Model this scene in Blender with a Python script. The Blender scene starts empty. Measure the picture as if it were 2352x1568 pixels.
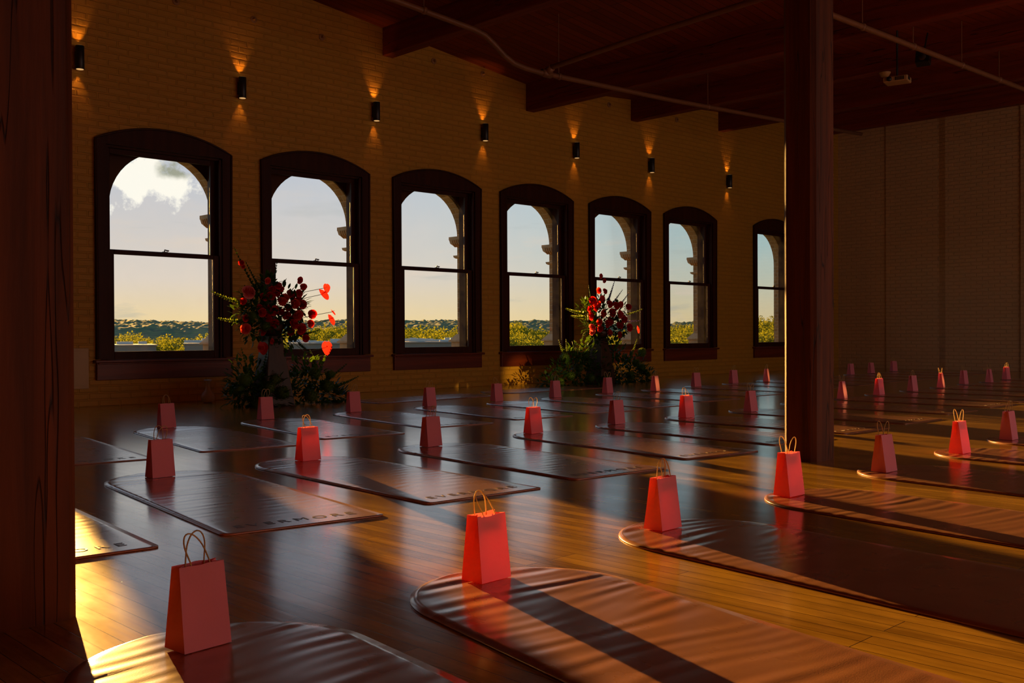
import bpy, bmesh, math, random
from mathutils import Vector, Matrix, noise
import colorsys
PI = math.pi
S = 0.715                       # eye height of the camera in metres; the room was measured in eye heights
C = bpy.context.scene.collection
sc = bpy.context.scene
rnd = random.Random(7)
def h(x, y, z=-1.0): return Vector((x*S, y*S, (z+1)*S))

# ------------------------------------------------------------------ camera
yaw, pit, rol, FPX = 0.7736, -0.0063, -0.0041, 2304.2
F = Vector((math.sin(yaw)*math.cos(pit), math.cos(yaw)*math.cos(pit), math.sin(pit)))
R = Vector((math.cos(yaw), -math.sin(yaw), 0)); U = R.cross(F)
R2 = R*math.cos(rol) + U*math.sin(rol); U2 = -R*math.sin(rol) + U*math.cos(rol)
cd = bpy.data.cameras.new('camera'); cam = bpy.data.objects.new('camera', cd); C.objects.link(cam)
cd.sensor_width = 36; cd.lens = FPX/2352*36; cd.clip_start = 0.05; cd.clip_end = 9000
cam.matrix_world = Matrix(((R2.x, U2.x, -F.x, 0), (R2.y, U2.y, -F.y, 0), (R2.z, U2.z, -F.z, S), (0, 0, 0, 1)))
sc.camera = cam

# ------------------------------------------------------------------ sun, sky, exposure
SUN_AZ, SUN_EL = math.radians(17.2), math.radians(4.7)      # azimuth from the window wall's normal
sund = Vector((math.sin(SUN_AZ)*math.cos(SUN_EL), math.cos(SUN_AZ)*math.cos(SUN_EL), math.sin(SUN_EL)))
sl = bpy.data.lights.new('low_sun', 'SUN'); sl.energy = 25; sl.angle = math.radians(0.6); sl.color = (1.0, 0.50, 0.11)
so = bpy.data.objects.new('low_sun', sl); C.objects.link(so)
so.rotation_euler = sund.to_track_quat('Z', 'Y').to_euler()
so.location = (20, 60, 12)
# added area light at the solid back wall, standing in for assumed windows
al = bpy.data.lights.new('added_rear_fill', 'AREA'); al.shape = 'RECTANGLE'; al.size = 13; al.size_y = 2.6; al.energy = 145; al.color = (1.0, .80, .72)
ao = bpy.data.objects.new('added_rear_fill', al); C.objects.link(ao); ao.location = h(15, -8.2, 1.4); ao.rotation_euler = (math.radians(90), 0, 0)
sc.view_settings.view_transform = 'Standard'; sc.view_settings.look = 'None'
sc.view_settings.exposure = 0.0; sc.view_settings.gamma = 1.0; sc.view_settings.use_curve_mapping = False
cy = sc.cycles
cy.max_bounces = 10; cy.diffuse_bounces = 5; cy.glossy_bounces = 4; cy.transmission_bounces = 4; cy.transparent_max_bounces = 12
cy.caustics_reflective = False; cy.caustics_refractive = False; cy.sample_clamp_indirect = 4.0; cy.blur_glossy = 0.5

class NB:
    """small node builder"""
    def __init__(s, tree): s.t = tree; s.n = tree.nodes; s.l = tree.links
    def __call__(s, typ, ins=None, **kw):
        nd = s.n.new(typ)
        for k, v in kw.items(): setattr(nd, k, v)
        for k, v in (ins or {}).items():
            sk = nd.inputs[k]
            if isinstance(v, bpy.types.NodeSocket): s.l.new(v, sk)
            elif isinstance(v, bpy.types.Node): s.l.new(v.outputs[0], sk)
            else: sk.default_value = v
        return nd
    def math(s, op, a, b=0.0, c=0.0, clamp=False):
        nd = s('ShaderNodeMath', {0: a, 1: b, 2: c}, operation=op, use_clamp=clamp); return nd.outputs[0]
    def ramp(s, fac, stops, interp='LINEAR'):
        nd = s.n.new('ShaderNodeValToRGB'); s.l.new(fac, nd.inputs[0]); cr = nd.color_ramp; cr.interpolation = interp
        while len(cr.elements) < len(stops): cr.elements.new(0.5)
        for e, (p, c) in zip(cr.elements, stops):
            e.position = p; e.color = (c[0], c[1], c[2], 1) if not isinstance(c, (int, float)) else (c, c, c, 1)
        return nd.outputs[0]
    def mix(s, f, a, b, blend='MIX'):
        nd = s.n.new('ShaderNodeMix'); nd.data_type = 'RGBA'; nd.blend_type = blend
        for i, v in ((0, f), (6, a), (7, b)):
            if isinstance(v, bpy.types.NodeSocket): s.l.new(v, nd.inputs[i])
            elif i == 0: nd.inputs[i].default_value = v
            else: nd.inputs[i].default_value = (v[0], v[1], v[2], 1)
        return nd.outputs[2]

w = bpy.data.worlds.new('evening_sky'); sc.world = w; w.use_nodes = True
nb = NB(w.node_tree); w.node_tree.nodes.clear()
tc = nb('ShaderNodeTexCoord'); d = tc.outputs['Generated']
sep = nb('ShaderNodeSeparateXYZ', {0: d})
el = sep.outputs[2]
dots = nb('ShaderNodeVectorMath', {0: d, 1: tuple(sund)}, operation='DOT_PRODUCT').outputs['Value']
base = nb.ramp(nb.math('MULTIPLY_ADD', el, 2.2, 0.1, clamp=True),
    [(0.0, (.50, .42, .22)), (0.13, (.78, .64, .37)), (0.20, (.62, .64, .50)), (0.29, (.45, .63, .63)), (0.46, (.31, .60, .72)), (1.0, (.16, .36, .60))])
warm = nb.ramp(nb.math('MULTIPLY_ADD', el, 2.2, 0.1, clamp=True),
    [(0.0, (.60, .44, .18)), (0.13, (.90, .70, .38)), (0.22, (.76, .67, .58)), (0.45, (.56, .60, .68)), (1.0, (.30, .42, .60))])
near = nb('ShaderNodeMapRange', {0: dots, 1: 0.72, 2: 0.995}, interpolation_type='SMOOTHSTEP').outputs[0]
col = nb.mix(near, base, warm)
# thin cloud banks low over the hills
mp = nb('ShaderNodeMapping', {0: d, 3: (5.0, 5.0, 26.0)})
n1 = nb('ShaderNodeTexNoise', {'Vector': mp, 'Scale': 1.6, 'Detail': 6.0, 'Roughness': 0.6})
low = nb('ShaderNodeMapRange', {0: el, 1: 0.16, 2: 0.04}).outputs[0]
f1 = nb.math('MULTIPLY', nb('ShaderNodeMapRange', {0: n1.outputs[0], 1: 0.56, 2: 0.70}).outputs[0], low)
col = nb.mix(nb.math('MULTIPLY', f1, 0.75), col, (.80, .67, .55))
n1b = nb('ShaderNodeTexNoise', {'Vector': nb('ShaderNodeMapping', {0: d, 1: (3.1, 1.2, .55), 3: (5.0, 5.0, 26.0)}), 'Scale': 1.6, 'Detail': 5.0, 'Roughness': 0.55})
f1b = nb.math('MULTIPLY', nb('ShaderNodeMapRange', {0: n1b.outputs[0], 1: 0.60, 2: 0.72}).outputs[0], low)
col = nb.mix(nb.math('MULTIPLY', f1b, 0.6), col, (.36, .42, .42))
# the bright cumulus up by the sun
cdir = Vector((0.452, 1.0, 0.165)).normalized()
dc = nb('ShaderNodeVectorMath', {0: nb('ShaderNodeVectorMath', {0: d, 1: tuple(cdir)}, operation='SUBTRACT'), 1: (1, 1, 1.55)}, operation='MULTIPLY')
dl = nb('ShaderNodeVectorMath', {0: dc}, operation='LENGTH').outputs['Value']
n2 = nb('ShaderNodeTexNoise', {'Vector': d, 'Scale': 22.0, 'Detail': 7.0, 'Roughness': 0.62})
edge = nb.math('ADD', nb.math('MULTIPLY', dl, -24.0), nb.math('MULTIPLY_ADD', n2.outputs[0], 4.2, -1.05))
cm = nb('ShaderNodeMapRange', {0: edge, 1: 0.0, 2: 0.30}).outputs[0]
cdir2 = Vector((0.487, 1.0, 0.176)).normalized()
dl2 = nb('ShaderNodeVectorMath', {0: nb('ShaderNodeVectorMath', {0: nb('ShaderNodeVectorMath', {0: d, 1: tuple(cdir2)}, operation='SUBTRACT'), 1: (1, 1, 2.2)}, operation='MULTIPLY')}, operation='LENGTH').outputs['Value']
n3 = nb('ShaderNodeTexNoise', {'Vector': d, 'Scale': 30.0, 'Detail': 6.0, 'Roughness': 0.6})
core = nb('ShaderNodeMapRange', {0: nb.math('ADD', nb.math('MULTIPLY', dl2, -30.0), nb.math('MULTIPLY_ADD', n3.outputs[0], 1.0, 0.35)), 1: 0.0, 2: 0.45}, interpolation_type='SMOOTHSTEP').outputs[0]
ccol = nb.mix(core, (1.05, 1.02, .92), (.36, .38, .30))
col = nb.mix(cm, col, ccol)
bg = nb('ShaderNodeBackground', {'Color': col, 'Strength': 1.0})
nb('ShaderNodeOutputWorld', {0: bg})

# ------------------------------------------------------------------ materials
M = {}
def mat(name):
    m = bpy.data.materials.new(name); m.use_nodes = True; m.node_tree.nodes.clear(); M[name] = m
    n = NB(m.node_tree); out = n('ShaderNodeOutputMaterial'); return m, n, out
def bsdf(n, out, col, rough=0.6, spec=0.5, normal=None, metal=0.0, **kw):
    b = n('ShaderNodeBsdfPrincipled', {'Roughness': rough, 'Metallic': metal, 'Specular IOR Level': spec})
    if isinstance(col, bpy.types.NodeSocket): n.l.new(col, b.inputs['Base Color'])
    else: b.inputs['Base Color'].default_value = (col[0], col[1], col[2], 1)
    if normal is not None: n.l.new(normal, b.inputs['Normal'])
    for k, v in kw.items(): b.inputs[k].default_value = v
    n.l.new(b.outputs[0], out.inputs[0]); return b
def simple(name, col, rough=0.6, spec=0.5, metal=0.0, var=0.0, vs=8.0, **kw):
    m, n, out = mat(name)
    c = col
    if var:
        t = n('ShaderNodeTexCoord'); nz = n('ShaderNodeTexNoise', {'Vector': t.outputs['Object'], 'Scale': vs, 'Detail': 4.0})
        c = n.mix(nz.outputs[0], [x*(1-var) for x in col], [x*(1+var) for x in col])
    bsdf(n, out, c, rough, spec, None, metal, **kw); return m
def bump(n, hgt, dist, strength=1.0, normal=None):
    b = n('ShaderNodeBump', {'Height': hgt, 'Distance': dist, 'Strength': strength})
    if normal is not None: n.l.new(normal, b.inputs['Normal'])
    return b.outputs[0]

def brick_mat(name, c1, c2, mortar, axes='XZ', bw=0.215, bh=0.072, mort=0.012, dist=0.0055, painted=True, rough=0.55):
    m, n, out = mat(name); t = n('ShaderNodeTexCoord'); s = n('ShaderNodeSeparateXYZ', {0: t.outputs['Object']})
    v = n('ShaderNodeCombineXYZ', {0: s.outputs['XYZ'.index(axes[0])], 1: s.outputs['XYZ'.index(axes[1])]})
    wob = n('ShaderNodeTexNoise', {'Vector': t.outputs['Object'], 'Scale': 3.0, 'Detail': 2.0})
    v2 = n('ShaderNodeVectorMath', {0: v, 1: n('ShaderNodeVectorMath', {0: wob.outputs['Color'], 1: (0.02, 0.012, 0)}, operation='MULTIPLY')}, operation='ADD')
    br = n('ShaderNodeTexBrick', {'Vector': v2, 'Color1': (*c1, 1), 'Color2': (*c2, 1), 'Mortar': (*mortar, 1), 'Scale': 1.0, 'Mortar Size': mort, 'Mortar Smooth': 0.5, 'Bias': 0.0, 'Brick Width': bw, 'Row Height': bh})
    nz = n('ShaderNodeTexNoise', {'Vector': t.outputs['Object'], 'Scale': 40.0, 'Detail': 3.0})
    big = n('ShaderNodeTexNoise', {'Vector': v, 'Scale': 1.3, 'Detail': 4.0})
    c = n.mix(n.math('MULTIPLY', big.outputs[0], 0.5), br.outputs[0], [x*.72 for x in c1], 'MIX')
    hg = n.math('ADD', n.math('MULTIPLY', br.outputs['Fac'], -1.0), n.math('MULTIPLY', nz.outputs[0], 0.35))
    # every course leans a little differently
    row = n('ShaderNodeTexNoise', {'Vector': n('ShaderNodeMapping', {0: v, 3: (1.5, 14, 1)}), 'Scale': 1.0, 'Detail': 1.0})
    hg = n.math('ADD', hg, n.math('MULTIPLY', row.outputs[0], 1.6))
    bsdf(n, out, c, rough, 0.3, bump(n, hg, dist)); return m

brick_mat('painted_brick', (.57, .30, .032), (.53, .275, .028), (.51, .265, .026))
brick_mat('painted_brick_end', (.66, .47, .26), (.63, .45, .25), (.61, .43, .235), axes='YZ')
brick_mat('buff_brick', (.46, .27, .10), (.36, .20, .075), (.30, .20, .11), dist=0.008, rough=.8)
brick_mat('buff_brick_soffit', (.46, .29, .12), (.34, .20, .08), (.55, .42, .24), axes='YZ', bw=.11, bh=.07, dist=0.008, rough=.8)
simple('limestone', (.50, .36, .20), .8, .2, var=.25, vs=14)

def wood_mat(name, dark, light, axis='Z', scale=1.0, rough=0.45, spec=0.4, bumpd=0.002, crack=0.0):
    m, n, out = mat(name); t = n('ShaderNodeTexCoord')
    sc3 = {'X': (0.6, 14, 14), 'Y': (14, 0.6, 14), 'Z': (14, 14, 0.6)}[axis]
    mp = n('ShaderNodeMapping', {0: t.outputs['Object'], 3: tuple(a*scale for a in sc3)})
    nz = n('ShaderNodeTexNoise', {'Vector': mp, 'Scale': 1.0, 'Detail': 6.0, 'Roughness': 0.6, 'Distortion': 0.6})
    c = n.ramp(nz.outputs[0], [(0.3, dark), (0.7, light)])
    nrm = bump(n, nz.outputs[0], bumpd)
    if crack:
        mp2 = n('ShaderNodeMapping', {0: t.outputs['Object'], 3: tuple(a*scale*0.55 for a in sc3)})
        n2 = n('ShaderNodeTexNoise', {'Vector': mp2, 'Scale': 1.0, 'Detail': 3.0})
        k = n('ShaderNodeMapRange', {0: n.math('ABSOLUTE', n.math('SUBTRACT', n2.outputs[0], 0.5)), 1: 0.0, 2: 0.005}).outputs[0]
        c = n.mix(k, [a*.25 for a in dark], c); nrm = bump(n, k, crack, normal=nrm)
    bsdf(n, out, c, rough, spec, nrm); return m
wood_mat('column_wood', (.04, .010, .002), (.15, .038, .006), rough=.6, spec=.25, crack=.002, bumpd=.003)
wood_mat('beam_wood', (.13, .016, .003), (.23, .03, .006), axis='Y', rough=.6, crack=.004)
wood_mat('ceiling_wood_base', (.09, .016, .005), (.15, .028, .008), axis='X')
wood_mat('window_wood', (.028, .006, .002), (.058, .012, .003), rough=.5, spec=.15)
wood_mat('window_wood_apron', (.09, .015, .005), (.19, .030, .008), axis='X', rough=.4, spec=.3)

def planks(name, dark, light, along='Y', pw=0.058, pl=1.1, rough=(.16, .34), gap=.0013, stain=True, spec=.5):
    m, n, out = mat(name); t = n('ShaderNodeTexCoord'); s = n('ShaderNodeSeparateXYZ', {0: t.outputs['Object']})
    a, b = (1, 0) if along == 'Y' else (0, 1)
    v = n('ShaderNodeCombineXYZ', {0: s.outputs[a], 1: s.outputs[b]})
    br = n('ShaderNodeTexBrick', {'Vector': v, 'Color1': (0, 0, 0, 1), 'Color2': (1, 1, 1, 1), 'Mortar': (.5, .5, .5, 1), 'Scale': 1.0, 'Mortar Size': gap, 'Mortar Smooth': 0.3, 'Brick Width': pl, 'Row Height': pw}, offset=0.37, offset_frequency=3)
    mp = n('ShaderNodeMapping', {0: v, 3: (1.5, 32, 1)})
    g = n('ShaderNodeTexNoise', {'Vector': mp, 'Scale': 1.0, 'Detail': 5.0, 'Roughness': .6, 'Distortion': .5})
    mix = n.math('ADD', n.math('MULTIPLY', br.outputs[0], 0.42), n.math('MULTIPLY', g.outputs[0], 0.75))
    c = n.ramp(mix, [(0.15, dark), (0.85, light)])
    st = n('ShaderNodeTexNoise', {'Vector': n('ShaderNodeMapping', {0: v, 3: (1.2, 3.0, 1)}), 'Scale': 1.6, 'Detail': 5.0, 'Roughness': .65})
    if stain:
        k = n('ShaderNodeMapRange', {0: st.outputs[0], 1: .42, 2: .62}).outputs[0]
        c = n.mix(n.math('MULTIPLY', k, .45), c, [x*.45 for x in dark])
    c = n.mix(br.outputs['Fac'], c, [x*.2 for x in dark])
    rg = n('ShaderNodeMapRange', {0: st.outputs[0], 1: .3, 2: .7, 3: rough[0], 4: rough[1]}).outputs[0]
    cup = n('ShaderNodeTexNoise', {'Vector': n('ShaderNodeMapping', {0: v, 3: (2.2, 10, 1)}), 'Scale': 1.0, 'Detail': 3.0})
    hg = n.math('ADD', n.math('MULTIPLY', br.outputs['Fac'], -1.0), n.math('MULTIPLY', cup.outputs[0], 1.5))
    nrm = bump(n, hg, .0009)
    b_ = bsdf(n, out, c, .3, spec, nrm, **({'Coat Weight': .6, 'Coat Roughness': .13, 'Coat IOR': 1.5} if stain else {})); n.l.new(rg, b_.inputs['Roughness']); return m
planks('floor_planks', (.24, .105, .014), (.74, .42, .058), rough=(.17, .24), spec=.2)
planks('ceiling_planks', (.15, .022, .004), (.26, .045, .008), along='X', pw=.12, pl=3.0, rough=(.5, .6), gap=.004, stain=False, spec=.2)

# rubber mat
m, n, out = mat('mat_rubber'); t = n('ShaderNodeTexCoord')
nz = n('ShaderNodeTexNoise', {'Vector': t.outputs['Object'], 'Scale': 260.0, 'Detail': 2.0})
st = n('ShaderNodeTexNoise', {'Vector': t.outputs['Object'], 'Scale': 5.0, 'Detail': 4.0})
c = n.mix(n('ShaderNodeMapRange', {0: st.outputs[0], 1: .45, 2: .7}).outputs[0], (.46, .20, .11), (.38, .155, .095))
bb = bsdf(n, out, c, .36, .6, bump(n, nz.outputs[0], .0002), **{'Coat Weight': .9, 'Coat Roughness': .21, 'Coat IOR': 1.6})
n.l.new(n('ShaderNodeMapRange', {0: st.outputs[0], 1: .3, 2: .7, 3: .26, 4: .31}).outputs[0], bb.inputs['Roughness'])
simple('mat_print', (.09, .035, .04), .4)

# paper (lets light through)
def thin(name, front, trans, tw, rough=.6, bumps=None, spec=.2):
    m, n, out = mat(name); t = n('ShaderNodeTexCoord')
    nrm = None
    if bumps:
        nz = n('ShaderNodeTexNoise', {'Vector': t.outputs['Object'], 'Scale': bumps[0], 'Detail': 3.0}); nrm = bump(n, nz.outputs[0], bumps[1])
    a = n('ShaderNodeBsdfPrincipled', {'Base Color': (*front, 1), 'Roughness': rough, 'Specular IOR Level': spec})
    b = n('ShaderNodeBsdfTranslucent', {'Color': (*trans, 1)})
    if nrm is not None: n.l.new(nrm, a.inputs['Normal']); n.l.new(nrm, b.inputs['Normal'])
    mx = n('ShaderNodeMixShader', {0: tw, 1: a.outputs[0], 2: b.outputs[0]}); n.l.new(mx.outputs[0], out.inputs[0]); return m
thin('pink_paper', (.95, .33, .42), (.95, .15, .12), .21, bumps=(30, .0012))
thin('paper_cord', (.75, .55, .25), (.8, .6, .25), .25)
thin('leaf_green', (.035, .085, .012), (.09, .17, .01), .35, .5)
thin('leaf_pale', (.09, .17, .03), (.28, .36, .03), .4, .5)
thin('petal_red', (.55, .015, .012), (.95, .03, .02), .45, .45)
thin('petal_coral', (.75, .09, .07), (.95, .10, .05), .45, .5)
thin('petal_pink', (.70, .16, .17), (.9, .2, .15), .4, .5)
thin('petal_blue', (.05, .03, .22), (.12, .06, .4), .3, .5)
simple('stem_green', (.05, .12, .02), .5)
wood_mat('plinth_wood', (.035, .014, .004), (.07, .028, .007))
simple('black_metal', (.012, .012, .016), .45, metal=.0)
simple('lamp_bezel', (.6, .45, .25), .5)
simple('pipe_paint', (.20, .085, .035), .5, var=.2)
simple('white_plastic', (.42, .26, .11), .5)
simple('grey_plastic', (.07, .05, .04), .6)
simple('dark_plastic', (.012, .01, .01), .5)
simple('panel_paint', (.50, .34, .16), .5)
simple('vase_ceramic', (.62, .52, .50), .25, var=.08)
simple('iron_bolt', (.32, .16, .05), .6)
simple('plaster_back', (.28, .14, .05), .8)
simple('brass_lock', (.05, .04, .04), .4)
simple('outside_ground', (.10, .11, .04), .9, var=.3, vs=.02)
simple('roof_gravel', (.22, .20, .19), .9, var=.2, vs=.5)
simple('roof_metal', (.45, .44, .42), .5)
simple('building_wall', (.17, .15, .13), .9)
simple('bark', (.06, .04, .02), .9)
for nm, hot in (('lamp_glow', (1, .55, .2)),):
    m, n, out = mat(nm); e = n('ShaderNodeEmission', {'Color': (*hot, 1), 'Strength': 0.7}); n.l.new(e.outputs[0], out.inputs[0])
# dusty window glass
m, n, out = mat('window_glass'); t = n('ShaderNodeTexCoord')
nz = n('ShaderNodeTexNoise', {'Vector': t.outputs['Object'], 'Scale': 4.0, 'Detail': 8.0, 'Roughness': .7})
tr = n('ShaderNodeBsdfTransparent', {'Color': (.97, .97, .96, 1)})
gl = n('ShaderNodeBsdfGlossy', {'Roughness': .02})
du = n('ShaderNodeBsdfTranslucent', {'Color': (.9, .85, .7, 1)})
fr = n('ShaderNodeFresnel', {'IOR': 1.3})
m1 = n('ShaderNodeMixShader', {0: n.math('MULTIPLY', fr.outputs[0], .22), 1: tr.outputs[0], 2: gl.outputs[0]})
dust = n('ShaderNodeMapRange', {0: nz.outputs[0], 1: .40, 2: .75, 3: .0002, 4: .0025}).outputs[0]
m2 = n('ShaderNodeMixShader', {0: dust, 1: m1.outputs[0], 2: du.outputs[0]}); n.l.new(m2.outputs[0], out.inputs[0])
# leaves of the far trees
def tree_leaf(name, a, b, ta, tb):
    m, n, out = mat(name); oi = n('ShaderNodeNewGeometry')
    rp = oi.outputs['Random Per Island']; ob = n('ShaderNodeObjectInfo')
    k = n.math('ADD', n.math('MULTIPLY', rp, .5), n.math('MULTIPLY', ob.outputs['Random'], .5))
    d_ = n('ShaderNodeBsdfDiffuse', {'Color': n.mix(k, a, b)}); tl = n('ShaderNodeBsdfTranslucent', {'Color': n.mix(k, ta, tb)})
    mx = n('ShaderNodeMixShader', {0: .5, 1: d_.outputs[0], 2: tl.outputs[0]}); n.l.new(mx.outputs[0], out.inputs[0])
tree_leaf('tree_leaves', (.10, .14, .012), (.24, .26, .02), (.12, .15, .008), (.26, .25, .012))
# wooded hills
m, n, out = mat('hill_woods'); t = n('ShaderNodeTexCoord')
nz = n('ShaderNodeTexNoise', {'Vector': t.outputs['Object'], 'Scale': .035, 'Detail': 8.0, 'Roughness': .7})
vo = n('ShaderNodeTexVoronoi', {'Vector': t.outputs['Object'], 'Scale': .07})
c = n.ramp(nz.outputs[0], [(.35, (.07, .105, .045)), (.55, (.12, .15, .06)), (.72, (.20, .19, .075))])
c = n.mix(n('ShaderNodeMapRange', {0: vo.outputs[0], 1: .2, 2: .9}).outputs[0], c, (.05, .085, .06))  # bluish green puts the haze of distance into the colour
bsdf(n, out, c, .95, .05, bump(n, vo.outputs[0], 2.5))

# ------------------------------------------------------------------ mesh helpers
def link(name, me, parent=None):
    o = bpy.data.objects.new(name, me); C.objects.link(o)
    if parent is not None: o.parent = parent
    return o
def mesh(name, verts, faces, material, smooth=False):
    me = bpy.data.meshes.new(name); me.from_pydata([tuple(v) for v in verts], [], faces)
    for mm in (material if isinstance(material, (list, tuple)) else [material]): me.materials.append(M[mm])
    if smooth: me.polygons.foreach_set('use_smooth', [True]*len(me.polygons))
    me.update(); return me
class MB:
    def __init__(s): s.v = []; s.f = []
    def add(s, vs, fs):
        k = len(s.v); s.v += [Vector(a) for a in vs]; s.f += [tuple(i+k for i in f) for f in fs]
    def box(s, a, b):
        x0, y0, z0 = a; x1, y1, z1 = b
        s.add([(x0, y0, z0), (x1, y0, z0), (x1, y1, z0), (x0, y1, z0), (x0, y0, z1), (x1, y0, z1), (x1, y1, z1), (x0, y1, z1)],
              [(0, 3, 2, 1), (4, 5, 6, 7), (0, 1, 5, 4), (1, 2, 6, 5), (2, 3, 7, 6), (3, 0, 4, 7)])
    def prism(s, pts, y0, y1):           # polygon in x,z extruded along y
        n_ = len(pts); s.add([(x, y0, z) for x, z in pts] + [(x, y1, z) for x, z in pts],
            [tuple(range(n_)), tuple(range(2*n_-1, n_-1, -1))] + [((i+1) % n_, i, n_+i, n_+(i+1) % n_) for i in range(n_)])
    def tube(s, pts, r, seg=8, caps=True):
        pts = [Vector(p) for p in pts]; rs = r if isinstance(r, (list, tuple)) else [r]*len(pts)
        k = len(s.v); up = None
        for i, p in enumerate(pts):
            t_ = (pts[min(i+1, len(pts)-1)] - pts[max(i-1, 0)]).normalized()
            if up is None: up = t_.orthogonal().normalized()
            up = (up - t_*up.dot(t_)).normalized(); sd = t_.cross(up)
            for j in range(seg):
                a = 2*PI*j/seg; s.v.append(p + (up*math.cos(a) + sd*math.sin(a))*rs[i])
        for i in range(len(pts)-1):
            for j in range(seg):
                a, b = k+i*seg+j, k+i*seg+(j+1) % seg; s.f.append((a, b, b+seg, a+seg))
        if caps: s.f.append(tuple(k+j for j in reversed(range(seg)))); s.f.append(tuple(k+(len(pts)-1)*seg+j for j in range(seg)))
    def lathe(s, prof, c=(0, 0, 0), seg=20):
        k = len(s.v)
        for r, z in prof:
            for j in range(seg): a = 2*PI*j/seg; s.v.append(Vector((c[0]+r*math.cos(a), c[1]+r*math.sin(a), c[2]+z)))
        for i in range(len(prof)-1):
            for j in range(seg): a, b = k+i*seg+j, k+i*seg+(j+1) % seg; s.f.append((a, b, b+seg, a+seg))
        s.f.append(tuple(k+j for j in reversed(range(seg)))); s.f.append(tuple(k+(len(prof)-1)*seg+j for j in range(seg)))
    def ball(s, c, r, sub=1, sq=(1, 1, 1), nz=0.0):
        bm = bmesh.new(); bmesh.ops.create_icosphere(bm, subdivisions=sub, radius=1.0)
        k = len(s.v)
        for v in bm.verts:
            q = v.co.copy(); f_ = 1 + (nz*noise.noise(q*2.3+Vector(c)*9) if nz else 0)
            s.v.append(Vector((c[0]+q.x*r*sq[0]*f_, c[1]+q.y*r*sq[1]*f_, c[2]+q.z*r*sq[2]*f_)))
        for f in bm.faces: s.f.append(tuple(k+v.index for v in f.verts))
        bm.free()
    def build(s, name, material, parent=None, smooth=False, bevel=0.0):
        me = mesh(name, s.v, s.f, material, smooth); o = link(name, me, parent)
        if bevel:
            b = o.modifiers.new('bevel', 'BEVEL'); b.width = bevel; b.segments = 2; b.limit_method = 'ANGLE'
        return o
def tag(o, label=None, cat=None, group=None, kind=None):
    if label: o['label'] = label
    if cat: o['category'] = cat
    if group: o['group'] = group
    if kind: o['kind'] = kind
    return o
def empty(name, loc, rz=0.0):
    o = bpy.data.objects.new(name, None); C.objects.link(o); o.location = loc; o.rotation_euler = (0, 0, rz); o.empty_display_size = .1; return o
def children_of(o): return [c for c in kids.get(o.name, [])]
kids = {}
def part(o, parent): kids.setdefault(parent.name, []).append(o); return o
def copy_tree(o, parent=None):
    c = o.copy(); C.objects.link(c); c.parent = parent
    for ch in children_of(o): part(copy_tree(ch, c), c)
    return c

# ------------------------------------------------------------------ room shell (units: eye heights, turned into metres by h())
YW, YG, Y1, Y2 = 14.515, 14.54, 14.93, 15.18     # inner face, lower sash, start and end of the outer brick arch
X0, XE, YB = -6.0, 27.7, -8.5                    # left wall, end wall, back wall
XW = [5.795+2.681*i for i in range(-2, 6)] + [23.08, 25.76]   # left edge of every window casing
CW, ZT, ZP, ZB = 2.142, 2.87, 3.115, -0.627
def ceil_z(x): return 5.13 + (.0715*(x-14.68) if x > 14.68 else .106*(14.68-x))
def arc_pts(x0, x1, zs, zp, n_=14):              # segmental arch between two springing points
    c = (x1-x0)/2; hh = zp-zs; r = (c*c+hh*hh)/(2*hh); cx = (x0+x1)/2; cz = zp-r; a = math.asin(c/r)
    return [(cx+r*math.sin(-a+2*a*i/n_), cz+r*math.cos(-a+2*a*i/n_)) for i in range(n_+1)]
SEEN = XW[:9]                                     # window openings with a window in them
def wall_with_openings(name, y0, y1, openings, top, material, soffit=None, zlow=-1.0):
    """openings: list of polylines (x,z) over the top from bottom-left to bottom-right"""
    mb = MB(); so_ = MB(); bk = MB(); x = X0
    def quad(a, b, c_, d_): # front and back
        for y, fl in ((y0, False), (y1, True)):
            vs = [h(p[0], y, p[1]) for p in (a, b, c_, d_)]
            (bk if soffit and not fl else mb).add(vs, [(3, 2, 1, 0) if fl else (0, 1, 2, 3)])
    for op in openings:
        xl, xr, zb = op[0][0], op[-1][0], op[0][1]
        quad((x, zlow), (xl, zlow), (xl, top), (x, top))
        quad((xl, zlow), (xr, zlow), (xr, zb), (xl, zb))
        for a, b in zip(op, op[1:]):
            if b[0]-a[0] > 1e-6: quad(a, b, (b[0], top), (a[0], top))
            (soffit and so_ or mb).add([h(a[0], y0, a[1]), h(b[0], y0, b[1]), h(b[0], y1, b[1]), h(a[0], y1, a[1])], [(0, 3, 2, 1)])
        (soffit and so_ or mb).add([h(xl, y0, zb), h(xr, y0, zb), h(xr, y1, zb), h(xl, y1, zb)], [(0, 1, 2, 3)])
        x = xr
    quad((x, zlow), (XE+1, zlow), (XE+1, top), (x, top))
    o = mb.build(name, material)
    if soffit: so_.build('arch_soffit', soffit, o); bk.build('arch_shade_face', 'window_wood', o)  # room-side brick faces coloured dark wood to stand in for shade
    return o
TOP = 8.0
inner = [[(x+.08, ZB+.1)] + [(a, b-.06) for a, b in arc_pts(x+.08, x+CW-.08, ZT, ZP)] + [(x+CW-.08, ZB+.1)] for x in SEEN]
o = wall_with_openings('wall_windows', YW, Y1, inner, TOP, 'painted_brick')
tag(o, 'long cream-painted brick wall pierced by arched windows', 'wall', kind='structure')
RA, CX, ZS = .88, 1.262, 1.96
def round_op(x):
    return [(x+CX-RA, -.42)] + [(x+CX-RA*math.cos(PI*i/24), ZS+RA*math.sin(PI*i/24)) for i in range(25)] + [(x+CX+RA, -.42)]
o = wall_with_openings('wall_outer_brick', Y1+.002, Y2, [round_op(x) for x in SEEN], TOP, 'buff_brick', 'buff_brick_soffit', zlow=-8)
tag(o, 'buff brick outer wall with round arches beyond the windows', 'wall', kind='structure')
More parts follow.
